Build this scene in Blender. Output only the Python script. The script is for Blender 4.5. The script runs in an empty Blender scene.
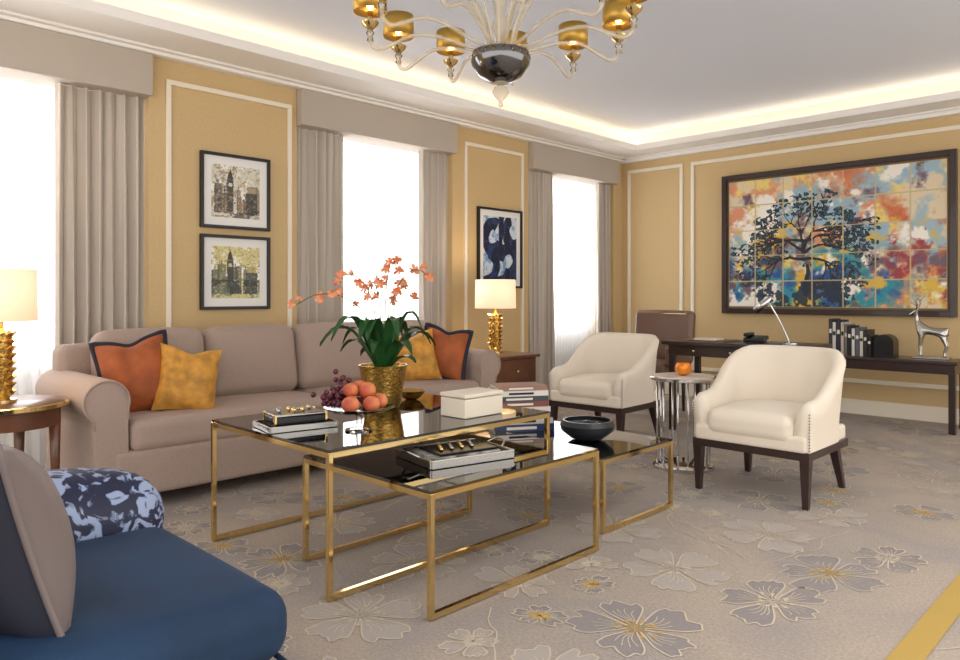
import bpy, bmesh, math, random
import numpy as np
from mathutils import Vector, Matrix
random.seed(4); np.random.seed(4)
S=bpy.context.scene
COL=S.collection
pi=math.pi
# ---------------------------------------------------------------- helpers
def lin(c):
    return tuple((x/12.92 if x<=.04045 else ((x+.055)/1.055)**2.4) for x in [v/255 for v in c])
def mat(name,c,rough=.6,metal=0,bump=0,bscale=200,sheen=0,emit=None,es=0,var=0,vscale=5,coat=0,c2=None,dist=0,sharp=0):
    m=bpy.data.materials.new(name); m.use_nodes=True
    nt=m.node_tree; b=nt.nodes['Principled BSDF']
    L=lin(c)
    b.inputs['Base Color'].default_value=(*L,1)
    b.inputs['Roughness'].default_value=rough
    b.inputs['Metallic'].default_value=metal
    b.inputs['Sheen Weight'].default_value=sheen
    b.inputs['Sheen Tint'].default_value=(*[min(1,x*1.6+.05) for x in L],1)
    b.inputs['Coat Weight'].default_value=coat
    if emit:
        b.inputs['Emission Color'].default_value=(*lin(emit),1); b.inputs['Emission Strength'].default_value=es
    if bump or var or c2:
        tc=nt.nodes.new('ShaderNodeTexCoord')
    if bump:
        n=nt.nodes.new('ShaderNodeTexNoise'); n.inputs['Scale'].default_value=bscale; n.inputs['Detail'].default_value=3
        bp=nt.nodes.new('ShaderNodeBump'); bp.inputs['Strength'].default_value=bump; bp.inputs['Distance'].default_value=.004
        nt.links.new(tc.outputs['Object'],n.inputs['Vector']); nt.links.new(n.outputs['Fac'],bp.inputs['Height']); nt.links.new(bp.outputs[0],b.inputs['Normal'])
    if var or c2:
        n=nt.nodes.new('ShaderNodeTexNoise'); n.inputs['Scale'].default_value=vscale; n.inputs['Detail'].default_value=4; n.inputs['Distortion'].default_value=dist
        r=nt.nodes.new('ShaderNodeValToRGB'); 
        L2=lin(c2) if c2 else tuple(min(1,x*(1+var)) for x in L)
        L1=L if c2 else tuple(x*(1-var) for x in L)
        r.color_ramp.elements[0].position=.35+sharp; r.color_ramp.elements[1].position=.65-sharp*.6
        r.color_ramp.elements[0].color=(*L1,1); r.color_ramp.elements[1].color=(*L2,1)
        nt.links.new(tc.outputs['Object'],n.inputs['Vector']); nt.links.new(n.outputs['Fac'],r.inputs['Fac']); nt.links.new(r.outputs[0],b.inputs['Base Color'])
    return m
def glassmat(name,tint,gl=.08,rough=.02,glcol=(255,255,255)):
    m=bpy.data.materials.new(name); m.use_nodes=True; nt=m.node_tree; nt.nodes.clear()
    o=nt.nodes.new('ShaderNodeOutputMaterial'); mx=nt.nodes.new('ShaderNodeMixShader')
    t=nt.nodes.new('ShaderNodeBsdfTransparent'); t.inputs[0].default_value=(*lin(tint),1)
    g=nt.nodes.new('ShaderNodeBsdfGlossy'); g.inputs['Roughness'].default_value=rough; g.inputs[0].default_value=(*lin(glcol),1)
    f=nt.nodes.new('ShaderNodeFresnel'); f.inputs[0].default_value=1.5
    a=nt.nodes.new('ShaderNodeMath'); a.operation='ADD'; a.use_clamp=True; a.inputs[1].default_value=gl
    nt.links.new(f.outputs[0],a.inputs[0]); nt.links.new(a.outputs[0],mx.inputs[0]); nt.links.new(t.outputs[0],mx.inputs[1]); nt.links.new(g.outputs[0],mx.inputs[2]); nt.links.new(mx.outputs[0],o.inputs[0])
    return m
def emitmat(name,c,s):
    m=bpy.data.materials.new(name); m.use_nodes=True; nt=m.node_tree; nt.nodes.clear()
    o=nt.nodes.new('ShaderNodeOutputMaterial'); e=nt.nodes.new('ShaderNodeEmission'); e.inputs[0].default_value=(*lin(c),1); e.inputs[1].default_value=s
    nt.links.new(e.outputs[0],o.inputs[0]); return m
def obj(name,verts,faces,m=None,parent=None,smooth=False,loc=(0,0,0),rot=(0,0,0)):
    me=bpy.data.meshes.new(name); me.from_pydata([tuple(v) for v in verts],[],faces); me.update()
    if smooth: me.polygons.foreach_set('use_smooth',[True]*len(me.polygons))
    o=bpy.data.objects.new(name,me); COL.objects.link(o)
    if m: me.materials.append(m)
    if parent: o.parent=parent
    o.location=loc; o.rotation_euler=rot
    return o
def E(name,loc=(0,0,0),rz=0):
    o=bpy.data.objects.new(name,None); COL.objects.link(o); o.location=loc; o.rotation_euler=(0,0,rz); o.empty_display_size=.1; return o
def box(name,x0,x1,y0,y1,z0,z1,m,p=None,bev=0,loc=(0,0,0),rot=(0,0,0)):
    v=[(x,y,z) for z in (z0,z1) for x,y in ((x0,y0),(x1,y0),(x1,y1),(x0,y1))]
    f=[(3,2,1,0),(4,5,6,7),(0,1,5,4),(1,2,6,5),(2,3,7,6),(3,0,4,7)]
    o=obj(name,v,f,m,p,loc=loc,rot=rot)
    if bev:
        b=o.modifiers.new('b','BEVEL'); b.width=bev; b.segments=2; b.limit_method='NONE'
    return o
def rbox(name,c,d,r,m,p=None,puff=(0,0,0),rot=(0,0,0),nn=7):
    h=[x/2 for x in d]; r=min(r,min(h)*.98)
    def samples(a):
        e=[r*math.tan(math.radians(t)) for t in (0,15,30,45)]
        s=[-(a-r)-x for x in reversed(e)]; 
        for i in range(1,nn): s.append(-(a-r)+2*(a-r)*i/nn)
        s+=[(a-r)+x for x in e]; return s
    sm=[samples(a) for a in h]
    verts=[];faces=[];idx={}
    def vid(pt):
        k=tuple(round(x,5) for x in pt)
        if k in idx: return idx[k]
        q=[max(-(h[i]-r),min(h[i]-r,pt[i])) for i in range(3)]
        dv=Vector([pt[i]-q[i] for i in range(3)])
        w=Vector(q)+(dv.normalized()*r if dv.length>1e-6 else dv)
        u=[pt[i]/h[i] for i in range(3)]
        for i in range(3):
            if puff[i]:
                j,l=[t for t in range(3) if t!=i]
                w[i]+=u[i]*puff[i]*(1-u[j]**2)*(1-u[l]**2)
        verts.append(w); idx[k]=len(verts)-1; return idx[k]
    for ax in range(3):
        j,l=[(1,2),(2,0),(0,1)][ax]
        for s in (-1,1):
            for a in range(len(sm[j])-1):
                for b in range(len(sm[l])-1):
                    q=[]
                    for (aa,bb) in ((a,b),(a+1,b),(a+1,b+1),(a,b+1)):
                        pt=[0,0,0]; pt[ax]=s*h[ax]; pt[j]=sm[j][aa]; pt[l]=sm[l][bb]; q.append(vid(pt))
                    if s<0: q.reverse()
                    faces.append(q)
    return obj(name,verts,faces,m,p,True,loc=c,rot=rot)
def lathe(name,prof,m,p=None,loc=(0,0,0),seg=28,smooth=True,rot=(0,0,0),sx=1):
    v=[];f=[]
    for r,z in prof:
        for i in range(seg):
            a=2*pi*i/seg; v.append((r*math.cos(a)*sx,r*math.sin(a),z))
    for k in range(len(prof)-1):
        for i in range(seg):
            j=(i+1)%seg; f.append((k*seg+i,k*seg+j,(k+1)*seg+j,(k+1)*seg+i))
    if prof[0][0]>1e-4: f.append(tuple(reversed(range(seg))))
    if prof[-1][0]>1e-4: f.append(tuple((len(prof)-1)*seg+i for i in range(seg)))
    o=obj(name,v,f,m,p,smooth,loc=loc,rot=rot)
    if smooth:
        md=o.modifiers.new('es','EDGE_SPLIT'); md.split_angle=math.radians(40)
    return o
def tube(name,pts,r,m,p=None,seg=8,closed=False,loc=(0,0,0)):
    V,F=tubegeo(pts,r,seg,closed); return obj(name,V,F,m,p,True,loc=loc)
def tubegeo(pts,r,seg=8,closed=False,off=0):
    pts=[Vector(q) for q in pts]; n=len(pts)
    rr=r if isinstance(r,(list,tuple)) else [r]*n
    V=[];F=[]; N=None
    for i in range(n):
        a=pts[(i-1)%n] if (closed or i>0) else pts[0]; b=pts[(i+1)%n] if (closed or i<n-1) else pts[-1]
        t=(b-a).normalized()
        if N is None:
            N=t.orthogonal().normalized()
        else:
            N=(N-t*N.dot(t)); N=N.normalized() if N.length>1e-6 else t.orthogonal().normalized()
        B=t.cross(N)
        for k in range(seg):
            an=2*pi*k/seg; V.append(pts[i]+(N*math.cos(an)+B*math.sin(an))*rr[i])
    for i in range(n if closed else n-1):
        i2=(i+1)%n
        for k in range(seg):
            k2=(k+1)%seg; F.append((off+i*seg+k,off+i*seg+k2,off+i2*seg+k2,off+i2*seg+k))
    if not closed:
        F.append(tuple(off+k for k in reversed(range(seg)))); F.append(tuple(off+(n-1)*seg+k for k in range(seg)))
    return V,F
def crom(P,n=6):
    P=[Vector(q) for q in P]; P=[P[0]*2-P[1]]+P+[P[-1]*2-P[-2]]; out=[]
    for i in range(1,len(P)-2):
        for k in range(n):
            t=k/n; a,b,c,d=P[i-1],P[i],P[i+1],P[i+2]
            out.append(.5*((2*b)+(c-a)*t+(2*a-5*b+4*c-d)*t*t+(3*b-a-3*c+d)*t**3))
    out.append(P[-2]); return out
def sphere(name,c,r,m,p=None,sz=1,seg=16):
    pr=[(max(1e-5,r*math.sin(pi*i/10)),-r*sz*math.cos(pi*i/10)) for i in range(11)]
    return lathe(name,pr,m,p,loc=c,seg=seg)
def pillow(name,c,w,h,t,m,p=None,rot=(0,0,0),trim=None,n=20,mback=None,chop=0):
    """pillow in local XZ plane, thickness along Y"""
    g=E(name,c); g.rotation_euler=rot
    sd=sum(ord(q) for q in name)
    def pt(u,v,s):
        x=w/2*u*(1-.10*(1-v*v)); z=h/2*v*(1-.10*(1-u*u))
        y=s*t/2*((max(0,1-abs(u)**3))*(max(0,1-abs(v)**3)))**.6
        y+=.012*math.sin(5*u+3*v+sd)*(1-u*u)*(1-v*v)
        y+=s*.005*math.sin(9*(u*v)+sd+6*u)*(1-u*u)*(1-v*v)
        if chop and v>0: z-=chop*math.exp(-(u/.35)**2)*v
        return (x,y,z)
    for s in (-1,1):
        V=[];F=[]
        for i in range(n+1):
            for j in range(n+1): V.append(pt(-1+2*i/n,-1+2*j/n,s))
        for i in range(n):
            for j in range(n):
                a=i*(n+1)+j; q=(a,a+n+1,a+n+2,a+1); F.append(q if s<0 else q[::-1])
        obj('cover_front' if s<0 else 'cover_back',V,F,m if (s<0 or not mback) else mback,g,True)
    if trim:
        L=[pt(-1+2*i/n,-1,0) for i in range(n)]+[pt(1,-1+2*i/n,0) for i in range(n)]+[pt(1-2*i/n,1,0) for i in range(n)]+[pt(-1,1-2*i/n,0) for i in range(n)]
        L=[(x,0,z) for x,y,z in L]
        tube('cushion_trim',L,trim[1],trim[0],g,6,True)
    return g
def imgplane(name,A,o,u,v,m,parent=None):
    H,W,_=A.shape; o=np.array(o,float);u=np.array(u,float);v=np.array(v,float)
    I,J=np.meshgrid(np.arange(W+1)/W,np.arange(H+1)/H)
    P=o+I[...,None]*u+J[...,None]*v
    me=bpy.data.meshes.new(name)
    idx=np.arange((W+1)*(H+1)).reshape(H+1,W+1)
    f=np.stack([idx[:-1,:-1],idx[:-1,1:],idx[1:,1:],idx[1:,:-1]],-1).reshape(-1,4)
    me.from_pydata(P.reshape(-1,3).tolist(),[],f.tolist())
    ca=me.color_attributes.new('col','FLOAT_COLOR','CORNER')
    A=np.clip(A,0,1); L=np.where(A<=.04045,A/12.92,((A+.055)/1.055)**2.4)
    C=np.concatenate([L.reshape(-1,3),np.ones((H*W,1))],1).repeat(4,0).astype(np.float32)
    ca.data.foreach_set('color',C.ravel())
    me.materials.append(m); ob=bpy.data.objects.new(name,me); COL.objects.link(ob)
    if parent: ob.parent=parent
    return ob
def vcolmat(name,rough=.4):
    m=bpy.data.materials.new(name); m.use_nodes=True; nt=m.node_tree; b=nt.nodes['Principled BSDF']; b.inputs['Roughness'].default_value=rough
    a=nt.nodes.new('ShaderNodeAttribute'); a.attribute_name='col'; nt.links.new(a.outputs['Color'],b.inputs['Base Color']); return m
# ---------------------------------------------------------------- materials
M_wall=mat('wall_gold_fabric',(206,178,130),.75,bump=.15,bscale=400,var=.03,vscale=60)
M_trim=mat('cream_trim',(238,228,208),.5)
M_white=mat('white_paint',(244,241,236),.6)
M_ceil=mat('ceiling_paint',(220,226,238),.8)
M_pel=mat('pelmet_fabric',(186,175,163),.85,bump=.2,bscale=500)
M_curt=mat('curtain_fabric',(208,198,186),.85,bump=.15,bscale=400)
M_sofa=mat('sofa_linen',(168,148,136),.9,bump=.35,bscale=500,sheen=.15,var=.04,vscale=80)
M_rust=mat('rust_velvet',(162,84,38),.7,sheen=.3,bump=.3,bscale=50,var=.22,vscale=9)
M_must=mat('mustard_velvet',(198,142,56),.65,sheen=.3,bump=.6,bscale=36,var=.28,vscale=14)
M_navy=mat('navy_trim',(32,34,48),.8)
M_blue=mat('blue_velvet',(12,44,74),.8,sheen=.2,bump=.1,bscale=300,var=.25,vscale=4)
M_taupe=mat('taupe_satin',(114,102,100),.5,sheen=.2,bump=.2,bscale=300)
M_cream=mat('cream_upholstery',(228,217,200),.85,bump=.25,bscale=500)
M_dark=mat('dark_wood',(46,28,26),.35,coat=.3)
M_walnut=mat('walnut',(104,62,40),.35,coat=.4,var=.2,vscale=8)
M_gold=mat('polished_brass',(230,202,142),.1,1)
M_goldh=mat('hammered_gold',(196,156,80),.25,1,bump=.9,bscale=60)
M_chrome=mat('chrome',(215,215,218),.1,1)
M_silver=mat('aged_silver',(180,178,174),.25,1)
M_hub=mat('smoked_silver_glass',(120,120,122),.12,1)
M_black=mat('black_gloss',(22,22,24),.25)
M_leather=mat('brown_leather',(120,92,78),.45,coat=.1)
M_glass=glassmat('smoked_glass',(168,156,146),.09)
M_clear=glassmat('clear_glass',(248,246,242),.06)
def warmglass():
    m=bpy.data.materials.new('champagne_glass'); m.use_nodes=True; nt=m.node_tree; nt.nodes.clear()
    o=nt.nodes.new('ShaderNodeOutputMaterial'); a=nt.nodes.new('ShaderNodeMixShader'); a.inputs[0].default_value=.42
    t=nt.nodes.new('ShaderNodeBsdfTransparent'); t.inputs[0].default_value=(.95,.93,.88,1)
    p=nt.nodes.new('ShaderNodeBsdfPrincipled'); p.inputs['Base Color'].default_value=(*lin((230,220,200)),1); p.inputs['Roughness'].default_value=.08; p.inputs['Specular IOR Level'].default_value=1.0
    nt.links.new(t.outputs[0],a.inputs[1]); nt.links.new(p.outputs[0],a.inputs[2]); nt.links.new(a.outputs[0],o.inputs[0]); return m
M_warmglass=warmglass()
M_marble=mat('pale_marble',(225,215,205),.2,var=.08,vscale=8)
M_green=mat('orchid_leaf',(36,80,36),.35)
M_stem=mat('orchid_stem',(110,110,50),.6)
M_petal=mat('orchid_petal',(216,104,52),.6,c2=(240,176,136),vscale=30)
M_peach=mat('peach_skin',(224,140,84),.5,c2=(176,70,54),vscale=14)
M_grape=mat('grape_skin',(84,22,40),.3)
M_shade=mat('lit_shade',(245,226,196),.8,emit=(255,216,172),es=.6)
M_gshade=mat('gold_shade',(206,166,80),.35,.85)
M_bulb=emitmat('bulb_glow',(255,206,130),14)
M_led=emitmat('cove_led',(255,226,184),8.5)
M_paper=mat('book_pages',(226,220,205),.8)
M_blackframe=mat('black_frame',(20,18,18),.4)
M_mat=mat('mat_board',(238,236,232),.8)
M_vcol=vcolmat('painted_colour',.35)
# ---------------------------------------------------------------- room
WX=-5.05; WY=7.6
def carpetmat():
    m=bpy.data.materials.new('carpet'); m.use_nodes=True; nt=m.node_tree; b=nt.nodes['Principled BSDF']; b.inputs['Roughness'].default_value=.95
    tc=nt.nodes.new('ShaderNodeTexCoord')
    n=nt.nodes.new('ShaderNodeTexNoise'); n.inputs['Scale'].default_value=1.2; n.inputs['Detail'].default_value=3; n.inputs['Distortion'].default_value=1.0
    r=nt.nodes.new('ShaderNodeValToRGB'); r.color_ramp.elements[0].position=.38; r.color_ramp.elements[1].position=.62
    r.color_ramp.elements[0].color=(*lin((156,147,142)),1); r.color_ramp.elements[1].color=(*lin((170,157,144)),1)
    n2=nt.nodes.new('ShaderNodeTexNoise'); n2.inputs['Scale'].default_value=90; n2.inputs['Detail'].default_value=2
    mx=nt.nodes.new('ShaderNodeMix'); mx.data_type='RGBA'; mx.blend_type='OVERLAY'; mx.inputs[0].default_value=.35
    bp=nt.nodes.new('ShaderNodeBump'); bp.inputs['Strength'].default_value=.4; bp.inputs['Distance'].default_value=.004
    for x in (n,n2): nt.links.new(tc.outputs['Object'],x.inputs['Vector'])
    nt.links.new(n.outputs['Fac'],r.inputs[0]); nt.links.new(r.outputs[0],mx.inputs[6]); nt.links.new(n2.outputs['Fac'],mx.inputs[7])
    nt.links.new(mx.outputs[2],b.inputs['Base Color']); nt.links.new(n2.outputs['Fac'],bp.inputs['Height']); nt.links.new(bp.outputs[0],b.inputs['Normal'])
    return m
floor=box('floor',-5.7,2.2,-2.2,7.8,-.1,0,carpetmat())
def flowers():
    outV=[];outF=[];filV=[[],[]];filF=[[],[]];gV=[];gF=[]
    def ribbon(V,F,pts,w,z,closed=False):
        n=len(pts); o=len(V)
        for i in range(n):
            a=pts[i-1] if (i>0 or closed) else pts[0]; b=pts[(i+1)%n] if (i<n-1 or closed) else pts[-1]
            dx,dy=b[0]-a[0],b[1]-a[1]; l=math.hypot(dx,dy) or 1
            nx,ny=-dy/l*w/2,dx/l*w/2
            V.append((pts[i][0]+nx,pts[i][1]+ny,z)); V.append((pts[i][0]-nx,pts[i][1]-ny,z))
        for i in range(n if closed else n-1):
            j=(i+1)%n; F.append((o+2*i,o+2*i+1,o+2*j+1,o+2*j))
    C=[];tries=0
    while len(C)<330 and tries<20000:
        tries+=1
        x=random.uniform(-4.9,1.6); y=random.uniform(-.8,7.4); R=random.choice([.11,.15,.2,.25])
        if -.96<x<-.38 : continue
        if all(math.hypot(x-a,y-b)>(R+c)*.84 for a,b,c in C): C.append((x,y,R))
    for ci,(cx,cy,R) in enumerate(C):
        n=random.choice([5,5,6]); a0=random.uniform(0,6.28); sq=random.uniform(.75,1); sa=random.uniform(0,3.14)
        zb=.0004+.0001*(ci%5)
        def W(r,a):
            x=r*math.cos(a); y=r*math.sin(a)
            xr=x*math.cos(sa)+y*math.sin(sa); yr=(-x*math.sin(sa)+y*math.cos(sa))*sq
            return (cx+xr*math.cos(sa)-yr*math.sin(sa), cy+xr*math.sin(sa)+yr*math.cos(sa))
        fi=ci%2
        for k in range(n):
            am=a0+2*pi*k/n; hw=pi/n*1.12; Rk=R*random.uniform(.78,1.1)
            pts=[]
            N=34; ph=random.uniform(0,6)
            for i in range(N+1):
                t=i/N; s=-1+2*t
                prof=(1-abs(s)**3.2)
                r=R*.13+ (Rk-R*.13)*prof**.6*(1-.15*math.exp(-((s-.2*math.sin(ph))/.15)**2))+ (.05*math.sin(ph+t*19)+.03*math.sin(2*ph+t*41))*R*prof
                pts.append(W(r,am+hw*s*(.55+.45*prof**.5)))
            ribbon(outV,outF,pts,.0065,.0022)
            if ci%5!=1:
                fv,ff=filV[fi],filF[fi]
                o=len(fv); c=W(R*.1,am); fv.append((c[0],c[1],zb+.0001*k)); 
                for q in pts: fv.append((q[0],q[1],zb+.0001*k))
                for i in range(N): ff.append((o,o+1+i,o+2+i))
            for s in (-.55,-.15,.2,.5):
                ln=[W(R*(.2+.45*t*(1-.3*abs(s))),am+hw*s*(.5+.3*t)+.08*math.sin(4*t+ph)) for t in [i/7 for i in range(8)]]
                ribbon(outV,outF,ln,.0035,.002)
        for k in range(12):
            a=a0+k*.55; r1=R*random.uniform(.2,.36)
            tgtV,tgtF=(gV,gF) if ci%4==0 else (outV,outF)
            ribbon(tgtV,tgtF,[W(R*.03,a),W(r1*.6,a+.08),W(r1,a)],.0045,.0026)
            px,py=W(r1,a); o=len(tgtV)
            for q in range(6): tgtV.append((px+.009*math.cos(q*pi/3),py+.009*math.sin(q*pi/3),.0028))
            tgtF.append(tuple(range(o,o+6)))
    for k in range(80):
        x=random.uniform(-4.8,1.3);y=random.uniform(-.5,7);a=random.uniform(0,6.28);pts=[]
        for i in range(16):
            pts.append((x,y)); a+=random.uniform(-.4,.45); x+=.05*math.cos(a); y+=.05*math.sin(a)
        if max(p[0] for p in pts)<2 and max(p[1] for p in pts)<7.5: ribbon(outV,outF,pts,.005,.0018)
    Mo=mat('carpet_outline',(190,180,166),.95,c2=(210,196,172),vscale=1.5)
    Mf=mat('carpet_petal_grey',(143,136,135),.95,bump=.4,bscale=150); Mf2=mat('carpet_petal_light',(172,163,156),.95,bump=.4,bscale=150)
    Mg=mat('carpet_gold',(194,160,88),.95)
    obj('flower_outlines',outV,outF,Mo,floor); obj('flower_petals_grey',filV[0],filF[0],Mf,floor); obj('flower_petals_light',filV[1],filF[1],Mf2,floor); obj('flower_stamens',gV,gF,Mg,floor)
    obj('border_stripe',[(-.705,-2,.003),(-.615,-2,.003),(-.615,7.4,.003),(-.705,7.4,.003)],[(0,1,2,3)],mat('carpet_border',(182,152,80),.95,bump=.4,bscale=200),floor)
flowers()
rec=[(.27,1.94),(3.07,4.746),(5.85,7.42)]
wl=E('wall_left')
ys=[-2.2,.27,1.94,3.07,4.746,5.85,7.42,7.6]
for i in range(0,8,2):
    box('pier_%d'%(i//2+1),-5.55,WX,ys[i],ys[i+1],0,2.84,M_wall,wl)
for i,(a,b) in enumerate(rec):
    box('header_%d'%(i+1),-5.55,-5.25,a,b,2.6,2.84,M_white,wl)
    box('apron_%d'%(i+1),-5.55,-5.40,a,b,0,.72,M_white,wl)
wb=box('wall_back',-5.55,2.2,WY,WY+.15,0,2.84,M_wall)
cl=E('ceiling')
box('ceiling_slab',-5.7,2.2,-2.2,7.8,3.02,3.12,M_ceil,cl)
box('soffit_left',-5.55,-4.57,-2.2,7.6,2.80,2.84,M_white,cl)
box('soffit_back',-4.57,2.2,7.15,7.6,2.80,2.84,M_white,cl)
box('cove_left',-5.55,-4.80,-2.2,7.6,2.84,3.02,M_white,cl)
box('cove_back',-4.80,2.2,7.38,7.75,2.84,3.02,M_white,cl)
box('led_left',-4.79,-4.77,-2.2,7.36,2.85,2.865,M_led,cl)
box('led_back',-4.78,2.2,7.35,7.37,2.85,2.865,M_led,cl)
box('lip_left',-4.585,-4.555,-2.2,7.165,2.79,2.855,M_white,cl)
box('lip_back',-4.57,2.2,7.135,7.165,2.79,2.855,M_white,cl)
t1=E('trim_1')
box('cornice',WX,-4.975,-2.2,7.6,2.762,2.80,M_white,t1,.006)
box('cornice_step',WX,-4.93,-2.2,7.6,2.785,2.80,M_white,t1)
t2=E('trim_2')
box('cornice',-5.05,2.2,7.53,7.6,2.75,2.80,M_white,t2,.006)
box('cornice_step',-5.05,2.2,7.49,7.6,2.785,2.80,M_white,t2)
def panel_left(name,y0,y1,z0,z1,w=.035,d=.018):
    g=E(name)
    for a,b,c,e,n in ((y0,y1,z1-w,z1,'top'),(y0,y1,z0,z0+w,'bottom'),(y0,y0+w,z0+w,z1-w,'side_a'),(y1-w,y1,z0+w,z1-w,'side_b')):
        box(n,WX,WX+d,a,b,c,e,M_trim,g,.004)
def panel_back(name,x0,x1,z0,z1,w=.04,d=.018):
    g=E(name)
    for a,b,c,e,n in ((x0,x1,z1-w,z1,'top'),(x0,x1,z0,z0+w,'bottom'),(x0,x0+w,z0+w,z1-w,'side_a'),(x1-w,x1,z0+w,z1-w,'side_b')):
        box(n,a,b,WY-d,WY,c,e,M_trim,g,.004)
panel_left('trim_3',2.05,3.02,.3,2.63)
panel_left('trim_4',4.90,5.76,.3,2.63)
panel_back('trim_5',-4.96,-4.22,.3,2.66)
panel_back('trim_6',-4.12,-.9,.3,2.66)
box('baseboard_back',-5.05,2.2,WY-.02,WY,0,.14,M_trim,None,.004)
bl=E('baseboard_left')
for i in (0,2,4,6): box('segment_%d'%(i//2+1),WX,WX+.02,ys[i],ys[i+1],0,.14,M_trim,bl,.004)
# windows, sheers, curtains
M_pane=emitmat('daylight_pane',(250,251,255),6.5)
def sheermat():
    m=bpy.data.materials.new('sheer_voile'); m.use_nodes=True; nt=m.node_tree; nt.nodes.clear()
    o=nt.nodes.new('ShaderNodeOutputMaterial'); a=nt.nodes.new('ShaderNodeMixShader'); a.inputs[0].default_value=.78
    t=nt.nodes.new('ShaderNodeBsdfTransparent'); 
    b=nt.nodes.new('ShaderNodeMixShader'); b.inputs[0].default_value=.5
    tr=nt.nodes.new('ShaderNodeBsdfTranslucent'); d=nt.nodes.new('ShaderNodeBsdfDiffuse')
    for q in (tr,d): q.inputs[0].default_value=(.93,.93,.93,1)
    nt.links.new(tr.outputs[0],b.inputs[1]); nt.links.new(d.outputs[0],b.inputs[2]); nt.links.new(t.outputs[0],a.inputs[1]); nt.links.new(b.outputs[0],a.inputs[2]); nt.links.new(a.outputs[0],o.inputs[0]); return m
M_sheer=sheermat()
def drape(name,x,y0,y1,z0,z1,folds,amp,m,parent=None,seed=0):
    rnd=random.Random(seed); N=folds*12; V=[];F=[];rows=8
    ph=[rnd.uniform(-.5,.5) for _ in range(folds+2)]
    for r in range(rows+1):
        t=r/rows; z=z1+(z0-z1)*t
        for i in range(N+1):
            s=i/N*folds; k=int(s); pj=ph[k]*(1-(s-k))+ph[min(k+1,folds+1)]*(s-k)
            y=y0+(y1-y0)*(i/N)+ .25*amp*math.sin(4*pi*s+pj)
            xx=x+amp*math.sin(2*pi*s+pj*t*1.6)*(.75+.25*t)+.2*amp*math.sin(2*pi*s*2.3+3*t+pj)
            V.append((xx,y,z))
    for r in range(rows):
        for i in range(N):
            a=r*(N+1)+i; F.append((a,a+N+1,a+N+2,a+1))
    o=obj(name,V,F,m,parent,True); return o
cur=[((.29,.62),(1.385,1.925)),((3.085,3.56),(4.38,4.735)),((5.865,6.33),(7.14,7.41))]
for i,(a,b) in enumerate(rec):
    w=E('window_%d'%(i+1))
    obj('pane',[(-5.53,a,.72),(-5.53,b,.72),(-5.53,b,2.6),(-5.53,a,2.6)],[(0,1,2,3)],M_pane,w)
    for nme,(c,d,e,f) in {'frame_l':(a,a+.07,.72,2.6),'frame_r':(b-.07,b,.72,2.6),'frame_t':(a,b,2.53,2.6),'sill':(a,b,.72,.80),'mullion_v':((a+b)/2-.025,(a+b)/2+.025,.72,2.6),'mullion_h':(a,b,1.62,1.68)}.items():
        box(nme,-5.5,-5.45,c,d,e,f,M_white,w)
    box('pelmet' if i==0 else 'pelmet.%03d'%i,-5.24,-4.972,a+.003,b-.003,2.48,2.76,M_pel,None,.006)
    drape('sheer_curtain' if i==0 else 'sheer_curtain.%03d'%i,-5.3,a+.02,b-.02,.01,2.59,22,.018,M_sheer,seed=i)
    for j,(c,d) in enumerate(cur[i]):
        nm='curtain' if (i==0 and j==0) else 'curtain.%03d'%(i*2+j)
        drape(nm,-5.11,c,d,.01,2.478,max(4,int((d-c)/.074)),.056,M_curt,seed=10+i*2+j)
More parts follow.
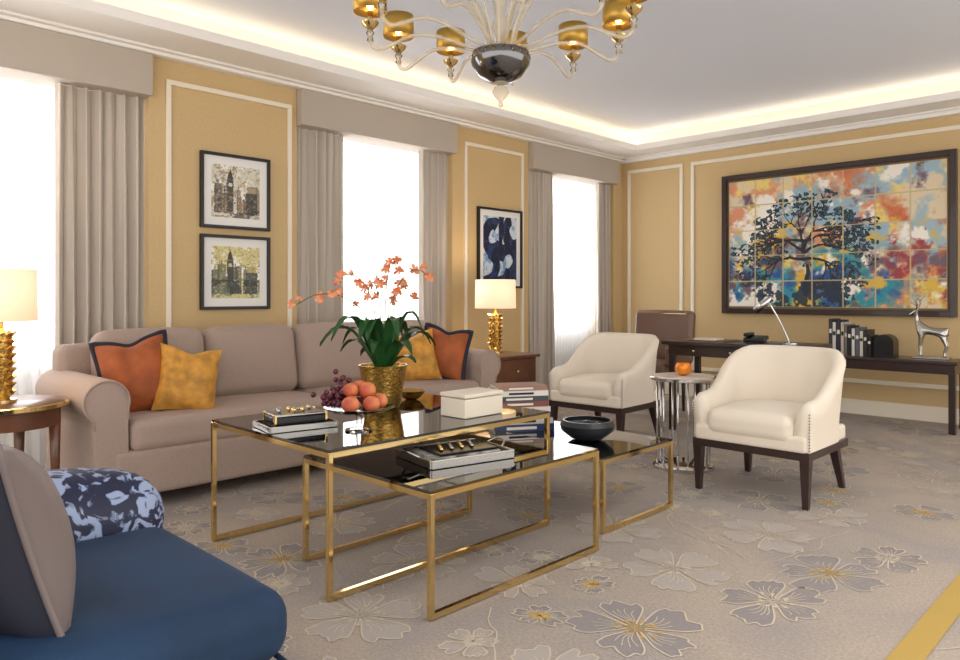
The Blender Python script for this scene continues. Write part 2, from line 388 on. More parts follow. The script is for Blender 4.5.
# ---------------------------------------------------------------- sofa
def sofa():
    g=E('sofa')
    x0,x1=-4.86,-4.0; y0,y1=1.24,4.27
    rbox('base',(-4.40,(y0+y1)/2,.205),(.82,y1-y0-.24,.25),.03,M_sofa,g)
    rbox('back_frame',(-4.76,(y0+y1)/2,.47),(.19,y1-y0-.1,.78),.06,M_sofa,g)
    ym=(1.44+4.06)/2
    for i,(a,b) in enumerate(((1.44,ym),(ym,4.06))):
        rbox('seat_cushion_%d'%(i+1),(-4.33,(a+b)/2,.40),(.70,b-a-.006,.17),.05,M_sofa,g,puff=(0,0,.02),nn=10)
    w=(4.06-1.44)/4
    for i in range(4):
        rbox('back_cushion_%d'%(i+1),(-4.58,1.44+w*(i+.5),.705),(.2,w-.005,.46),.07,M_sofa,g,puff=(.05,0,.015),rot=(0,math.radians(-9),0),nn=10)
    for s,yc in ((-1,1.34),(1,4.16)):
        prof=[]
        prof.append((yc-s*.10,.08)); 
        prof.append((yc-s*.095,.50))
        cy=yc+s*.015; cz=.60; R=.115
        N=18
        for k in range(N+1):
            a=math.radians(200-(255)*k/N)
            prof.append((cy+s*R*math.cos(a),cz+R*math.sin(a)))
        prof.append((yc+s*.075,.46)); prof.append((yc+s*.075,.08))
        n=len(prof); V=[];F=[]
        cen=(yc,.45)
        for x,sc in ((x0,.93),(x0+.02,1),(x1-.02,1),(x1-.005,.975),(x1,.93)):
            for (yy,zz) in prof: V.append((x,cen[0]+(yy-cen[0])*sc,cen[1]+(zz-cen[1])*(sc if zz>.2 else 1)))
        for r in range(4):
            for i in range(n):
                j=(i+1)%n; F.append((r*n+i,r*n+j,(r+1)*n+j,(r+1)*n+i))
        F.append(tuple(range(n))); F.append(tuple(4*n+i for i in reversed(range(n))))
        o=obj('arm_%s'%('left' if s<0 else 'right'),V,F,M_sofa,g,True)
        bm=bmesh.new(); bm.from_mesh(o.data); bmesh.ops.recalc_face_normals(bm,faces=bm.faces); bm.to_mesh(o.data); bm.free()
        md=o.modifiers.new('es','EDGE_SPLIT'); md.split_angle=math.radians(45)
        tube('arm_piping_%s'%('left' if s<0 else 'right'),[(x1+.001,cen[0]+(yy-cen[0])*.97,cen[1]+(zz-cen[1])*.97) for yy,zz in prof[1:-1]],.006,M_sofa,g,6)
    for i,(x,y) in enumerate(((-4.07,1.33),(-4.07,4.17),(-4.8,1.33),(-4.8,4.17),(-4.07,2.75))):
        lathe('foot_%d'%(i+1),[(.02,0),(.03,.09)],M_dark,g,loc=(x,y,0),seg=12)
sofa()
pillow('throw_cushion',(-4.36,1.60,.68),.39,.47,.21,M_rust,rot=(math.radians(-18),math.radians(-10),math.radians(70)),trim=(M_navy,.017),chop=.03)
pillow('throw_cushion.001',(-4.20,1.835,.66),.35,.41,.18,M_must,rot=(math.radians(-24),math.radians(9),math.radians(72)),chop=.03)
pillow('throw_cushion.002',(-4.30,3.64,.675),.37,.41,.18,M_must,rot=(math.radians(-18),math.radians(-7),math.radians(62)),chop=.03)
pillow('throw_cushion.003',(-4.24,3.90,.685),.36,.42,.17,M_rust,rot=(math.radians(-16),math.radians(10),math.radians(44)),trim=(M_navy,.022),chop=.03)
# ---------------------------------------------------------------- nesting coffee tables
def ctable(name,x0,x1,y0,y1,h,t=.021):
    g=E(name)
    for yi,y in enumerate((y0,y1-t)):
        for xi,x in enumerate((x0,x1-t)):
            box('leg_%d%d'%(xi,yi),x,x+t,y,y+t,0.006,h,M_gold,g,.002)
    for zi,z in (('floor',.006),('top',h-t)):
        for xi,x in enumerate((x0,x1-t)): box('rail_y_%s_%d'%(zi,xi),x+.001,x+t-.001,y0+t,y1-t,z,z+t,M_gold,g)
    for yi,y in enumerate((y0,y1-t)): box('rail_x_top_%d'%yi,x0+t,x1-t,y+.001,y+t-.001,h-t,h,M_gold,g)
    box('glass_top',x0+.004,x1-.004,y0+.004,y1-.004,h+.0005,h+.010,M_glass,g)
    return g
ctable('coffee_table',-3.28,-2.31,1.54,2.84,.56)
ctable('coffee_table.001',-2.75,-1.92,1.70,2.71,.45)
ctable('coffee_table.002',-3.12,-2.03,2.90,3.55,.36)
# ---------------------------------------------------------------- armchairs
def armchair(name,loc,rz=0):
    g=E(name,loc,rz)
    hw,fd,bd=.335,-.33,.34; R=.27
    path=[]
    path+=[(-hw,fd+(bd-R-fd)*i/8) for i in range(8)]
    path+=[(-hw+R-R*math.cos(a),bd-R+R*math.sin(a)) for a in [pi/2*i/10 for i in range(11)]]
    path+=[(x,bd) for x in (-.03,0,.03)]
    right=[(-x,y) for x,y in reversed(path[:-3])]
    path=path+right
    n=len(path); V=[];F=[]
    D=[0]
    for i in range(1,n): D.append(D[-1]+math.dist(path[i],path[i-1]))
    T=D[-1]
    for i,(x,y) in enumerate(path):
        a=path[max(0,i-1)]; b=path[min(n-1,i+1)]
        tx,ty=b[0]-a[0],b[1]-a[1]; l=math.hypot(tx,ty); ox,oy=-ty/l,tx/l
        s=min(D[i],T-D[i])/(T/2)
        e=min(1,max(0,(s-.14)/.58)); e=e*e*(3-2*e)
        ht=.575+.255*e; 
        if s<.08: ht-=.03*(1-s/.08)**1.5
        fl=.03*e+.012
        pr=[(0,.30),(.0,.42),(fl*.6,ht-.1),(fl,ht-.03),(fl-.018,ht-.006),(fl-.04,ht),(fl-.062,ht-.008),(fl-.078,ht-.035),(-.085,.42),(-.09,.33)]
        prof_n=len(pr)
        for o,z in pr: V.append((x+ox*o,y+oy*o,z))
    for i in range(n-1):
        for k in range(prof_n-1):
            q=i*prof_n+k; F.append((q,q+1,q+prof_n+1,q+prof_n))
    F.append(tuple(range(prof_n))); F.append(tuple((n-1)*prof_n+k for k in reversed(range(prof_n))))
    o=obj('shell',V,F,M_cream,g,True)
    bm=bmesh.new(); bm.from_mesh(o.data); bmesh.ops.recalc_face_normals(bm,faces=bm.faces); bm.to_mesh(o.data); bm.free()
    nv=[];nf=[]
    for s in (-1,1):
        for k in range(13):
            vv,ff=tubegeo([(s*hw,fd-.002,.32+k*.016),(s*hw,fd-.007,.32+k*.016)],.004,6,False,len(nv)); nv+=vv;nf+=ff
    obj('nailheads',nv,nf,M_silver,g)
    rbox('seat_cushion',(0,-.065,.415),(.50,.60,.15),.055,M_cream,g,puff=(0,0,.03))
    rbox('front_panel',(0,-.04,.345),(.645,.62,.09),.02,M_cream,g)
    box('frame',-.337,.337,-.345,.26,.262,.308,M_dark,g,.004)
    for i,(x,y,dx,dy) in enumerate(((-.31,-.315,0,0),(.31,-.315,0,0),(-.26,.24,-.03,.06),(.26,.24,.03,.06))):
        w1,w2=.026,.015
        v=[(x+dx+a*w2,y+dy+b*w2,0) for a,b in ((-1,-1),(1,-1),(1,1),(-1,1))]+[(x+a*w1,y+b*w1,.265) for a,b in ((-1,-1),(1,-1),(1,1),(-1,1))]
        obj('leg_%d'%(i+1),v,[(3,2,1,0),(4,5,6,7),(0,1,5,4),(1,2,6,5),(2,3,7,6),(3,0,4,7)],M_dark,g)
armchair('armchair',(-1.81,4.32,0),0)
armchair('armchair.001',(-3.40,4.92,0),math.radians(2))
# ---------------------------------------------------------------- round drinks table
def drinks():
    g=E('round_side_table',(-2.46,4.43,0))
    lathe('top',[(.0001,.585),(.215,.585),(.222,.590),(.222,.605),(.215,.61),(.0001,.61)],M_chrome,g,seg=40)
    lathe('marble_inset',[(.0001,.610),(.20,.610),(.20,.613),(.0001,.613)],M_marble,g,seg=40)
    lathe('base',[(.0001,0),(.20,0),(.20,.02),(.19,.025),(.0001,.025)],M_chrome,g,seg=40)
    for k in range(10):
        a=2*pi*k/10; tube('rod_%d'%k,[(.17*math.cos(a),.17*math.sin(a),.02),(.17*math.cos(a),.17*math.sin(a),.59)],.007,M_chrome,g,8)
    c=E('candle_holder',(-2.46,4.43,.6135))
    lathe('amber_glass',[(.02,0),(.045,.012),(.055,.04),(.05,.07),(.04,.085),(.037,.085),(.045,.04),(.001,.012)],mat('amber_glass',(222,130,30),.15,.3),c,seg=20)
    lathe('candle',[(.03,.012),(.03,.045),(.001,.047)],M_paper,c,seg=12)
drinks()
# ---------------------------------------------------------------- table lamps + side tables
def lamp(name,loc,sr=.16):
    g=E(name,loc)
    lathe('foot',[(.07,0),(.07,.015),(.04,.02)],M_gold,g,seg=24)
    V=[];F=[]
    for k in range(9):
        zc=.045+k*.036
        for j in range(9):
            a=2*pi*j/9+(k%2)*.35
            c=(.045*math.cos(a),.045*math.sin(a),zc)
            tip=(.072*math.cos(a),.072*math.sin(a),zc+.014)
            b=len(V)
            ta=(-math.sin(a),math.cos(a))
            V+= [(c[0]+ta[0]*.018,c[1]+ta[1]*.018,zc),(c[0],c[1],zc-.018),(c[0]-ta[0]*.018,c[1]-ta[1]*.018,zc),(c[0],c[1],zc+.018),tip]
            F+= [(b,b+1,b+4),(b+1,b+2,b+4),(b+2,b+3,b+4),(b+3,b,b+4)]
    obj('gold_studs',V,F,M_gold,g)
    lathe('body',[(.04,.02),(.05,.05),(.05,.33),(.02,.35),(.012,.37),(.012,.42)],M_goldh,g,seg=20)
    v=[];f=[];n=40
    for r,zz in ((sr,.40),(sr*.97,.655),(sr*.97-.003,.655),(sr-.003,.40)):
        for i in range(n): v.append((r*math.cos(2*pi*i/n),r*math.sin(2*pi*i/n),zz))
    for k in range(4):
        for i in range(n):
            j=(i+1)%n; k2=(k+1)%4; f.append((k*n+i,k*n+j,k2*n+j,k2*n+i))
    obj('shade',v,f,M_shade,g,True)
    sphere('bulb',(0,0,.50),.03,M_bulb,g)
    l=bpy.data.lights.new(name+'_light','POINT'); l.energy=6; l.color=(1,.82,.6); l.shadow_soft_size=.05
    lo=bpy.data.objects.new('lamp_light',l); COL.objects.link(lo); lo.parent=g; lo.location=(0,0,.57)
def roundtable():
    g=E('round_lamp_table',(-4.22,.93,0))
    lathe('top',[(.0001,.585),(.255,.585),(.27,.59),(.27,.612),(.26,.62),(.0001,.62)],M_walnut,g,seg=40)
    lathe('rim',[(.268,.592),(.276,.595),(.276,.612),(.268,.618)],M_gold,g,seg=40)
    lathe('apron',[(.23,.50),(.235,.585)],M_walnut,g,seg=40)
    lathe('shelf',[(.0001,.16),(.2,.16),(.2,.18),(.0001,.18)],M_walnut,g,seg=32)
    for k in range(4):
        a=pi/4+k*pi/2+.3; c,s=math.cos(a),math.sin(a)
        tube('leg_%d'%k,[(.215*c,.215*s,.0),(.215*c,.215*s,.3),(.212*c,.212*s,.585)],[.013,.022,.03],M_walnut,g,8)
roundtable(); lamp('table_lamp',(-4.20,.90,.622))
def boxtable():
    g=E('lamp_side_table',(-4.50,4.72,0))
    rbox('top',(0,0,.615),(.62,.60,.03),.01,M_walnut,g,nn=2)
    box('carcass',-.28,.28,-.27,.27,.36,.60,M_walnut,g,.004)
    box('drawer_front',.28,.29,-.25,.25,.39,.585,M_walnut,g,.003); sphere('knob',(.305,0,.49),.014,M_gold,g)
    for i,(x,y) in enumerate(((-1,-1),(1,-1),(1,1),(-1,1))): box('leg_%d'%i,x*.26-.02,x*.26+.02,y*.25-.02,y*.25+.02,0,.36,M_walnut,g,.003)
    box('shelf',-.27,.27,-.26,.26,.12,.14,M_walnut,g)
boxtable(); lamp('table_lamp.001',(-4.50,4.76,.632),.185)
# ---------------------------------------------------------------- foreground blue chair + cushions
M_pat=mat('ink_pattern_velvet',(20,28,60),.55,sheen=.2,c2=(150,166,198),vscale=15,dist=1.8,sharp=.14)
def bluechair():
    g=E('blue_lounge_chair')
    rbox('seat_cushion',(-1.855,.47,.39),(.75,.87,.17),.07,M_blue,g,puff=(0,0,.02),nn=10)
    rbox('base',(-1.86,.42,.20),(.72,.91,.24),.06,M_blue,g)
    tube('seam_piping',crom([(-2.22,.0,.305),(-2.22,.80,.305),(-2.20,.87,.305),(-2.16,.885,.305),(-1.55,.885,.305),(-1.50,.86,.305),(-1.493,.80,.305),(-1.493,0,.305)],4),.007,M_blue,g,6)
    rbox('back',(-1.86,-.02,.50),(.74,.18,.72),.07,M_blue,g)
    rbox('armrest',(-2.37,.42,.26),(.24,.88,.36),.07,M_blue,g)
    rbox('patterned_throw',(-2.39,.64,.475),(.40,.56,.25),.11,M_pat,g,puff=(0,0,.035),nn=12,rot=(math.radians(-5),math.radians(-5),math.radians(8)))
    for i,(x,y) in enumerate(((-2.15,.80),(-1.57,.80),(-2.15,.02),(-1.57,.02))): lathe('foot_%d'%i,[(.018,0),(.026,.09)],M_dark,g,loc=(x,y,0),seg=12)
bluechair()
pillow('scatter_cushion',(-1.80,.36,.66),.46,.44,.23,M_navy,rot=(math.radians(16),0,math.radians(8)),trim=(M_taupe,.008),mback=M_taupe)
# ---------------------------------------------------------------- tabletop things
def planter():
    g=E('potted_orchid',(-3.0,2.33,.571))
    lathe('gold_pot',[(.075,0),(.09,.02),(.10,.08),(.118,.19),(.125,.22),(.118,.22),(.108,.19),(.0001,.18)],M_goldh,g,seg=32)
    lathe('moss',[(.108,.185),(.06,.205),(.0001,.21)],M_green,g,seg=20)
    rnd=random.Random(3)
    V=[];F=[]
    for k in range(19):
        a=2*pi*k/19+rnd.uniform(-.2,.2); L=rnd.uniform(.18,.36); up=rnd.uniform(.06,.26); wd=rnd.uniform(.026,.042)
        o=len(V); N=9
        for i in range(N+1):
            t=i/N; r=.03+L*t*.85; z=.19+up*math.sin(t*pi*.8)*1.15
            w=wd*math.sin(pi*min(1,.12+t*.88))**.6 if t<1 else .002
            c,s=math.cos(a),math.sin(a)
            V+=[(r*c-s*w,r*s+c*w,z+.012),(r*c,r*s,z),(r*c+s*w,r*s-c*w,z+.012)]
        for i in range(N):
            q=o+i*3; F+=[(q,q+1,q+4,q+3),(q+1,q+2,q+5,q+4)]
    obj('leaves',V,F,M_green,g,True)
    ends=[((-.15,-.30),.54),((-.07,-.18),.64),((.02,-.09),.60),((.06,.02),.72),((.10,.16),.67),((.02,.13),.58)]
    PV=[];PF=[];k=0
    def flower(c,R,dr):
        n=Vector(dr).normalized(); u=n.orthogonal().normalized(); w=n.cross(u); ro=rnd.uniform(0,6)
        for j in range(5):
            a=2*pi*j/5+ro; ra=R*(1 if j%2 else .8)
            d=u*math.cos(a)+w*math.sin(a); e=n.cross(d); o=len(PV)
            P=[c+n*.003]
            for t,wd in ((.35,.28),(.7,.38),(.92,.22)):
                P+=[c+d*ra*t+e*ra*wd+n*.02*t, c+d*ra*t-e*ra*wd+n*.006*t]
            P.append(c+d*ra-n*.006)
            PV.extend(P); PF.extend([(o,o+1,o+2),(o+1,o+3,o+4,o+2),(o+3,o+5,o+6,o+4),(o+5,o+7,o+6)])
    for (ex,ey),ht in ends:
        P=crom([(ex*.1,ey*.1,.19),(ex*.25,ey*.25,.19+ht*.5),(ex*.6,ey*.6,.19+ht*.85-.08),(ex,ey,.19+ht-.15),(ex*1.3,ey*1.3,.19+ht-.20)],6)
        tube('stem_%d'%k,P,.003,M_stem,g,6); k+=1
        for i in range(len(P)-1,len(P)-17,-3):
            c=P[i]+Vector((rnd.uniform(-.02,.02),rnd.uniform(-.035,.035),rnd.uniform(-.03,.02)))
            flower(c,rnd.uniform(.020,.036),(.7+rnd.uniform(-.5,.3),-.7+rnd.uniform(-.5,.6),rnd.uniform(-.2,.5)))
    obj('blossoms',PV,PF,M_petal,g)
planter()
def fruit():
    g=E('fruit_bowl',(-2.56,1.86,.571))
    lathe('glass_stand',[(.06,0),(.06,.006),(.012,.015),(.01,.06),(.03,.075),(.12,.085),(.15,.10),(.15,.104),(.12,.09),(.0001,.08)],M_clear,g,seg=32)
    rnd=random.Random(5); k=0
    for r,z,n,o in ((.075,.123,6,0),(.035,.175,3,.4)):
        for i in range(n):
            a=2*pi*i/n+o
            if z<.15 and 2.2<a<4.4: continue
            sphere('peach_%d'%k,(r*math.cos(a)*1.15,r*math.sin(a)*1.15,z),rnd.uniform(.033,.038),M_peach,g,.92); k+=1
    V=[];F=[]
    for i in range(80):
        c=Vector((-.07+rnd.gauss(0,.028),-.05+rnd.gauss(0,.045),.115+abs(rnd.gauss(0,.038)))); r=.0125; o=len(V)
        for a in range(5):
            for b in range(8):
                th=pi*(a+.5)/5; ph=2*pi*b/8; V.append(c+Vector((r*math.sin(th)*math.cos(ph),r*math.sin(th)*math.sin(ph),r*math.cos(th))))
        for a in range(4):
            for b in range(8): F.append((o+a*8+b,o+a*8+(b+1)%8,o+(a+1)*8+(b+1)%8,o+(a+1)*8+b))
        F.append(tuple(o+b for b in range(8))); F.append(tuple(o+32+b for b in reversed(range(8))))
    obj('grapes',V,F,M_grape,g,True)
fruit()
def bookpile(name,loc,rz,specs):
    g=E(name,loc,rz); z=0; k=0
    for (w,d,h,c) in specs:
        m=mat('cover_%s_%d'%(name,k),c,.4); dx=random.uniform(-.012,.012); 
        box('cover_bottom_%d'%k,-w/2+dx,w/2+dx,-d/2,d/2,z,z+.003,m,g); box('cover_top_%d'%k,-w/2+dx,w/2+dx,-d/2,d/2,z+h-.003,z+h,m,g)
        box('spine_%d'%k,-w/2+dx,w/2+dx,-d/2-.002,-d/2+.003,z,z+h,m,g)
        box('spine_title_%d'%k,-w*.3+dx,w*.2+dx,-d/2-.003,-d/2-.0021,z+h*.3,z+h*.7,M_paper if sum(c)<400 else M_navy,g)
        box('pages_%d'%k,-w/2+dx+.004,w/2+dx-.004,-d/2+.003,d/2-.004,z+.003,z+h-.003,M_paper,g)
        z+=h+.0005; k+=1
    return g,z
def decobox():
    g=E('decorative_tray_set',(-2.84,1.72,.571),math.radians(80))
    box('tray',-.15,.15,-.11,.11,0,.012,M_black,g,.003)
    for s in (-1,1):
        box('tray_rim_x%d'%(s+1),-.15,.15,s*.11-.004,s*.11+.004,0,.026,M_silver,g,.002); box('tray_rim_y%d'%(s+1),s*.15-.004,s*.15+.004,-.11,.11,0,.026,M_silver,g,.002)
    box('box_body',-.115,.115,-.07,.07,.013,.055,M_black,g,.004)
    box('lid',-.112,.112,-.068,.068,.056,.066,M_silver,g,.003)
    for s in (-1,1):
        for t in (-1,1): box('corner_%d%d'%(s+1,t+1),s*.115-.006,s*.115+.006,t*.07-.006,t*.07+.006,.012,.07,M_gold,g,.002)
    rnd=random.Random(2)
    for i in range(9): sphere('bead_%d'%i,(rnd.uniform(-.08,.08),rnd.uniform(-.04,.04),.076),rnd.uniform(.008,.014),M_silver if i%2 else M_gold,g)
decobox()
def tray2():
    g=E('silver_tray_with_books',(-2.26,2.14,.461),math.radians(78))
    box('tray_base',-.20,.20,-.15,.15,0,.010,M_silver,g,.003)
    for s in (-1,1):
        box('rim_x%d'%(s+1),-.20,.20,s*.15-.006,s*.15+.006,0,.035,M_silver,g,.003); box('rim_y%d'%(s+1),s*.20-.006,s*.20+.006,-.15,.15,0,.035,M_silver,g,.003)
        tube('handle_%d'%(s+1),crom([(s*.20,-.06,.03),(s*.235,-.03,.05),(s*.235,.03,.05),(s*.20,.06,.03)],4),.005,M_silver,g,6)
    mm=mat('magazine_cover',(60,58,60),.25,c2=(200,196,190),vscale=14)
    box('magazine',-.16,.16,-.11,.11,.011,.032,mm,g,.002)
    box('magazine_top',-.13,.15,-.10,.08,.033,.044,M_black,g,.002)
    for i in range(4): tube('pen_%d'%i,[(-.10+.05*i,-.06,.052),(-.05+.05*i,.06,.052)],.007,M_silver if i%2 else M_gold,g)
tray2()
gd=E('gold_dish',(-3.12,2.62,.571)); lathe('dish',[(.03,0),(.05,.01),(.075,.04),(.08,.05),(.07,.04),(.0001,.015)],M_goldh,gd,seg=24)
bookpile('book_stack',(-2.86,3.21,.371),math.radians(60),[(.36,.27,.04,(36,52,92)),(.35,.26,.03,(196,190,180)),(.34,.25,.035,(46,76,116)),(.33,.25,.03,(214,206,196)),(.31,.23,.03,(126,66,58)),(.32,.23,.03,(60,66,70)),(.30,.22,.03,(220,214,206)),(.29,.20,.025,(150,110,96))])
wbx=E('white_box',(-2.52,2.50,.571),math.radians(0))
rbox('body',(0,0,.045),(.17,.26,.09),.006,mat('shagreen_cream',(226,216,198),.5,bump=.3,bscale=300),wbx,nn=2)
rbox('lid',(0,0,.103),(.176,.266,.02),.006,bpy.data.materials['shagreen_cream'],wbx,nn=2)
bw=E('black_bowl',(-2.36,3.22,.371))
lathe('bowl',[(.05,0),(.09,.01),(.14,.05),(.148,.08),(.133,.105),(.123,.105),(.136,.08),(.128,.05),(.0001,.02)],mat('black_ceramic',(36,38,44),.3,bump=.6,bscale=40),bw,seg=36)
sphere('stone_1',(0,0,.07),.045,M_black,bw,.7); sphere('stone_2',(.05,.03,.07),.035,M_black,bw,.7)
# ---------------------------------------------------------------- desk, chair, console
def desk():
    g=E('writing_desk')
    rbox('top',(-2.68,5.82,.745),(1.2,.58,.035),.008,M_dark,g,nn=2)
    box('drawers',-3.24,-2.12,5.58,6.06,.64,.728,M_dark,g,.004)
    for i in range(3): sphere('knob_%d'%i,(-3.0+.32*i,5.572,.685),.012,M_gold,g)
    for i,(x,y) in enumerate(((-3.21,5.60),(-2.15,5.60),(-3.21,6.04),(-2.15,6.04))): box('leg_%d'%i,x-.025,x+.025,y-.02,y+.02,0,.64,M_dark,g,.003)
    ph=E('telephone',(-2.56,5.78,.764),math.radians(10))
    box('foot',-.07,.07,-.07,.07,0,.012,M_black,ph)
    rbox('base',(0,0,.032),(.16,.18,.035),.01,M_black,ph,nn=2,rot=(math.radians(6),0,0))
    rbox('handset',(-.055,0,.066),(.045,.20,.03),.014,M_black,ph,puff=(0,0,0))
    dl=E('desk_lamp',(-2.30,5.80,.764))
    lathe('base',[(.07,0),(.07,.01),(.02,.018)],M_chrome,dl)
    tube('arm',crom([(0,0,.015),(-.07,0,.17),(-.16,-.01,.33)],5),.007,M_chrome,dl)
    tube('head',[(-.26,-.01,.26),(-.20,-.01,.31),(-.14,-.01,.37)],[.038,.03,.012],M_chrome,dl,16)
    bk=E('desk_blotter',(-2.97,5.78,.764)); box('pad',-.2,.2,-.14,.14,0,.006,M_leather,bk); box('notebook',-.1,.1,-.07,.07,.006,.02,M_paper,bk,.002)
desk()
def deskchair():
    g=E('desk_chair',(-3.87,6.38,0),math.radians(0))
    rbox('back',(0,.20,.73),(.66,.10,.52),.045,M_leather,g,puff=(0,.02,.01),rot=(math.radians(-6),0,0))
    rbox('seat',(0,-.03,.44),(.54,.50,.12),.05,M_leather,g,puff=(0,0,.015))
    for s in (-1,1): rbox('arm_%d'%(s+1),(s*.28,.0,.56),(.06,.44,.20),.028,M_leather,g)
    for i,(x,y) in enumerate(((-.23,-.23),(.23,-.23),(-.23,.18),(.23,.18))): tube('leg_%d'%i,[(x,y,0),(x,y,.40)],[.014,.024],M_dark,g,8)
    nv=[];nf=[]
    for k in range(24):
        vv,ff=tubegeo([(-.27+k*.0235,.155,.965),(-.27+k*.0235,.135,.965)],.005,6,False,len(nv)); nv+=vv;nf+=ff
    obj('nailheads',nv,nf,M_gold,g)
deskchair()
def console():
    g=E('console_table')
    rbox('top',(-2.3,7.20,.585),(1.78,.44,.03),.006,M_dark,g,nn=2)
    box('apron',-3.17,-1.43,7.0,7.40,.49,.572,M_dark,g,.003)
    for i,(x,y) in enumerate(((-3.15,7.01),(-1.45,7.01),(-3.15,7.39),(-1.45,7.39))): box('leg_%d'%i,x-.025,x+.025,y-.025,y+.025,0,.50,M_dark,g,.003)
console()
def shelfbooks():
    g=E('book_row',(-2.44,7.17,.601)); x=0; cols=[(60,60,66),(210,206,200),(40,44,60),(196,186,170),(120,112,108),(30,32,36),(224,220,214),(90,96,110),(210,200,186),(50,40,40),(26,28,32)]
    for k,c in enumerate(cols):
        w=random.uniform(.026,.040); h=.33-.012*k+random.uniform(-.02,.02); d=.22; m=mat('spine_%d'%k,c,.5)
        box('spine_%d'%k,x,x+w-.001,-d/2,-d/2+.004,0,h,m,g); box('cover_a_%d'%k,x,x+.003,-d/2,d/2,0,h,m,g); box('cover_b_%d'%k,x+w-.004,x+w-.001,-d/2,d/2,0,h,m,g)
        box('label_%d'%k,x+.006,x+w-.007,-d/2-.0008,-d/2,h*.6,h*.72,M_paper if sum(c)<400 else M_black,g)
        box('pages_%d'%k,x+.003,x+w-.004,-d/2+.004,d/2-.005,.003,h-.004,M_paper,g); x+=w
    b=E('arched_bookend',(-2.44+x+.09,7.17,.601))
    V=[];n=14
    pr=[(-.08,0)]+[(-.08*math.cos(pi*i/n),.12+.08*math.sin(pi*i/n)) for i in range(n+1)]+[(.08,0)]
    for y in (-.08,.08):
        for px,pz in pr: V.append((px,y,pz))
    m=len(pr); F=[tuple(range(m)),tuple(reversed(range(m,2*m)))]+[((i+1)%m,i,m+i,m+(i+1)%m) for i in range(m)]
    obj('body',V,F,M_black,b)
shelfbooks()
def deer():
    g=E('deer_figurine',(-1.64,7.18,.601))
    box('plinth',-.14,.14,-.05,.05,0,.02,M_silver,g,.004)
    P=[];Eg=[];R=[]
    def a(p,r,par=None):
        P.append(p);R.append(r); i=len(P)-1
        if par is not None: Eg.append((par,i))
        return i
    b0=a((.085,0,.235),.042); b1=a((.03,0,.235),.036,b0); b2=a((-.03,0,.24),.040,b1); b3=a((-.075,0,.255),.042,b2)
    n1=a((-.105,0,.31),.024,b3); n2=a((-.115,0,.365),.019,n1); h=a((-.125,0,.395),.022,n2); mz=a((-.17,0,.375),.010,h); 
    for s in (-1,1):
        e=a((-.112,s*.035,.415),.006,h)
        k1=a((.095,s*.022,.17),.024,b0); k2=a((.115,s*.024,.115),.011,k1); k3=a((.10,s*.024,.06),.009,k2); k4=a((.098,s*.024,.02),.010,k3)
        f1=a((-.075,s*.022,.18),.018,b3); f2=a((-.085,s*.022,.11),.010,f1); f3=a((-.08,s*.022,.06),.008,f2); f4=a((-.082,s*.022,.02),.010,f3)
    t=a((.13,0,.262),.010,b0)
    me=bpy.data.meshes.new('deer_body'); me.from_pydata(P,Eg,[]); o=bpy.data.objects.new('deer_body',me); COL.objects.link(o); o.parent=g; me.materials.append(M_silver)
    md=o.modifiers.new('skin','SKIN'); 
    for i,r in enumerate(R): me.skin_vertices[0].data[i].radius=(r,r)
    me.skin_vertices[0].data[0].use_root=True
    md.use_smooth_shade=True
    sb=o.modifiers.new('sub','SUBSURF'); sb.levels=2; sb.render_levels=2
    for s in (-1,1):
        tube('antler_%d'%(s+1),crom([(-.118,s*.012,.41),(-.10,s*.04,.45),(-.105,s*.07,.50),(-.13,s*.075,.55)],5),[.006]*16,M_silver,g,6)
        tube('tine_a_%d'%(s+1),[(-.10,s*.045,.455),(-.145,s*.05,.485)],[.005,.003],M_silver,g,6)
        tube('tine_b_%d'%(s+1),[(-.104,s*.068,.495),(-.07,s*.075,.54)],[.005,.003],M_silver,g,6)
deer()
# ---------------------------------------------------------------- art
def field(H,W,sc,seed,oct=3):
    r=np.random.RandomState(seed); out=np.zeros((H,W)); amp=1; tot=0
    for o in range(oct):
        h=max(2,int(sc*H/W*(2**o))+2); w=max(2,int(sc*(2**o))+2); g=r.rand(h,w)
        yy=np.linspace(0,h-1.001,H); xx=np.linspace(0,w-1.001,W); yi=yy.astype(int); xi=xx.astype(int); fy=(yy-yi)[:,None]; fx=(xx-xi)[None]
        fy=fy*fy*(3-2*fy); fx=fx*fx*(3-2*fx)
        v=g[yi][:,xi]*(1-fy)*(1-fx)+g[yi][:,xi+1]*(1-fy)*fx+g[yi+1][:,xi]*fy*(1-fx)+g[yi+1][:,xi+1]*fy*fx
        out+=v*amp; tot+=amp; amp*=.6
    return out/tot
def mixc(A,c,m): 
    m=np.clip(m,0,1)[...,None]; return A*(1-m)+np.array(c)/255*m
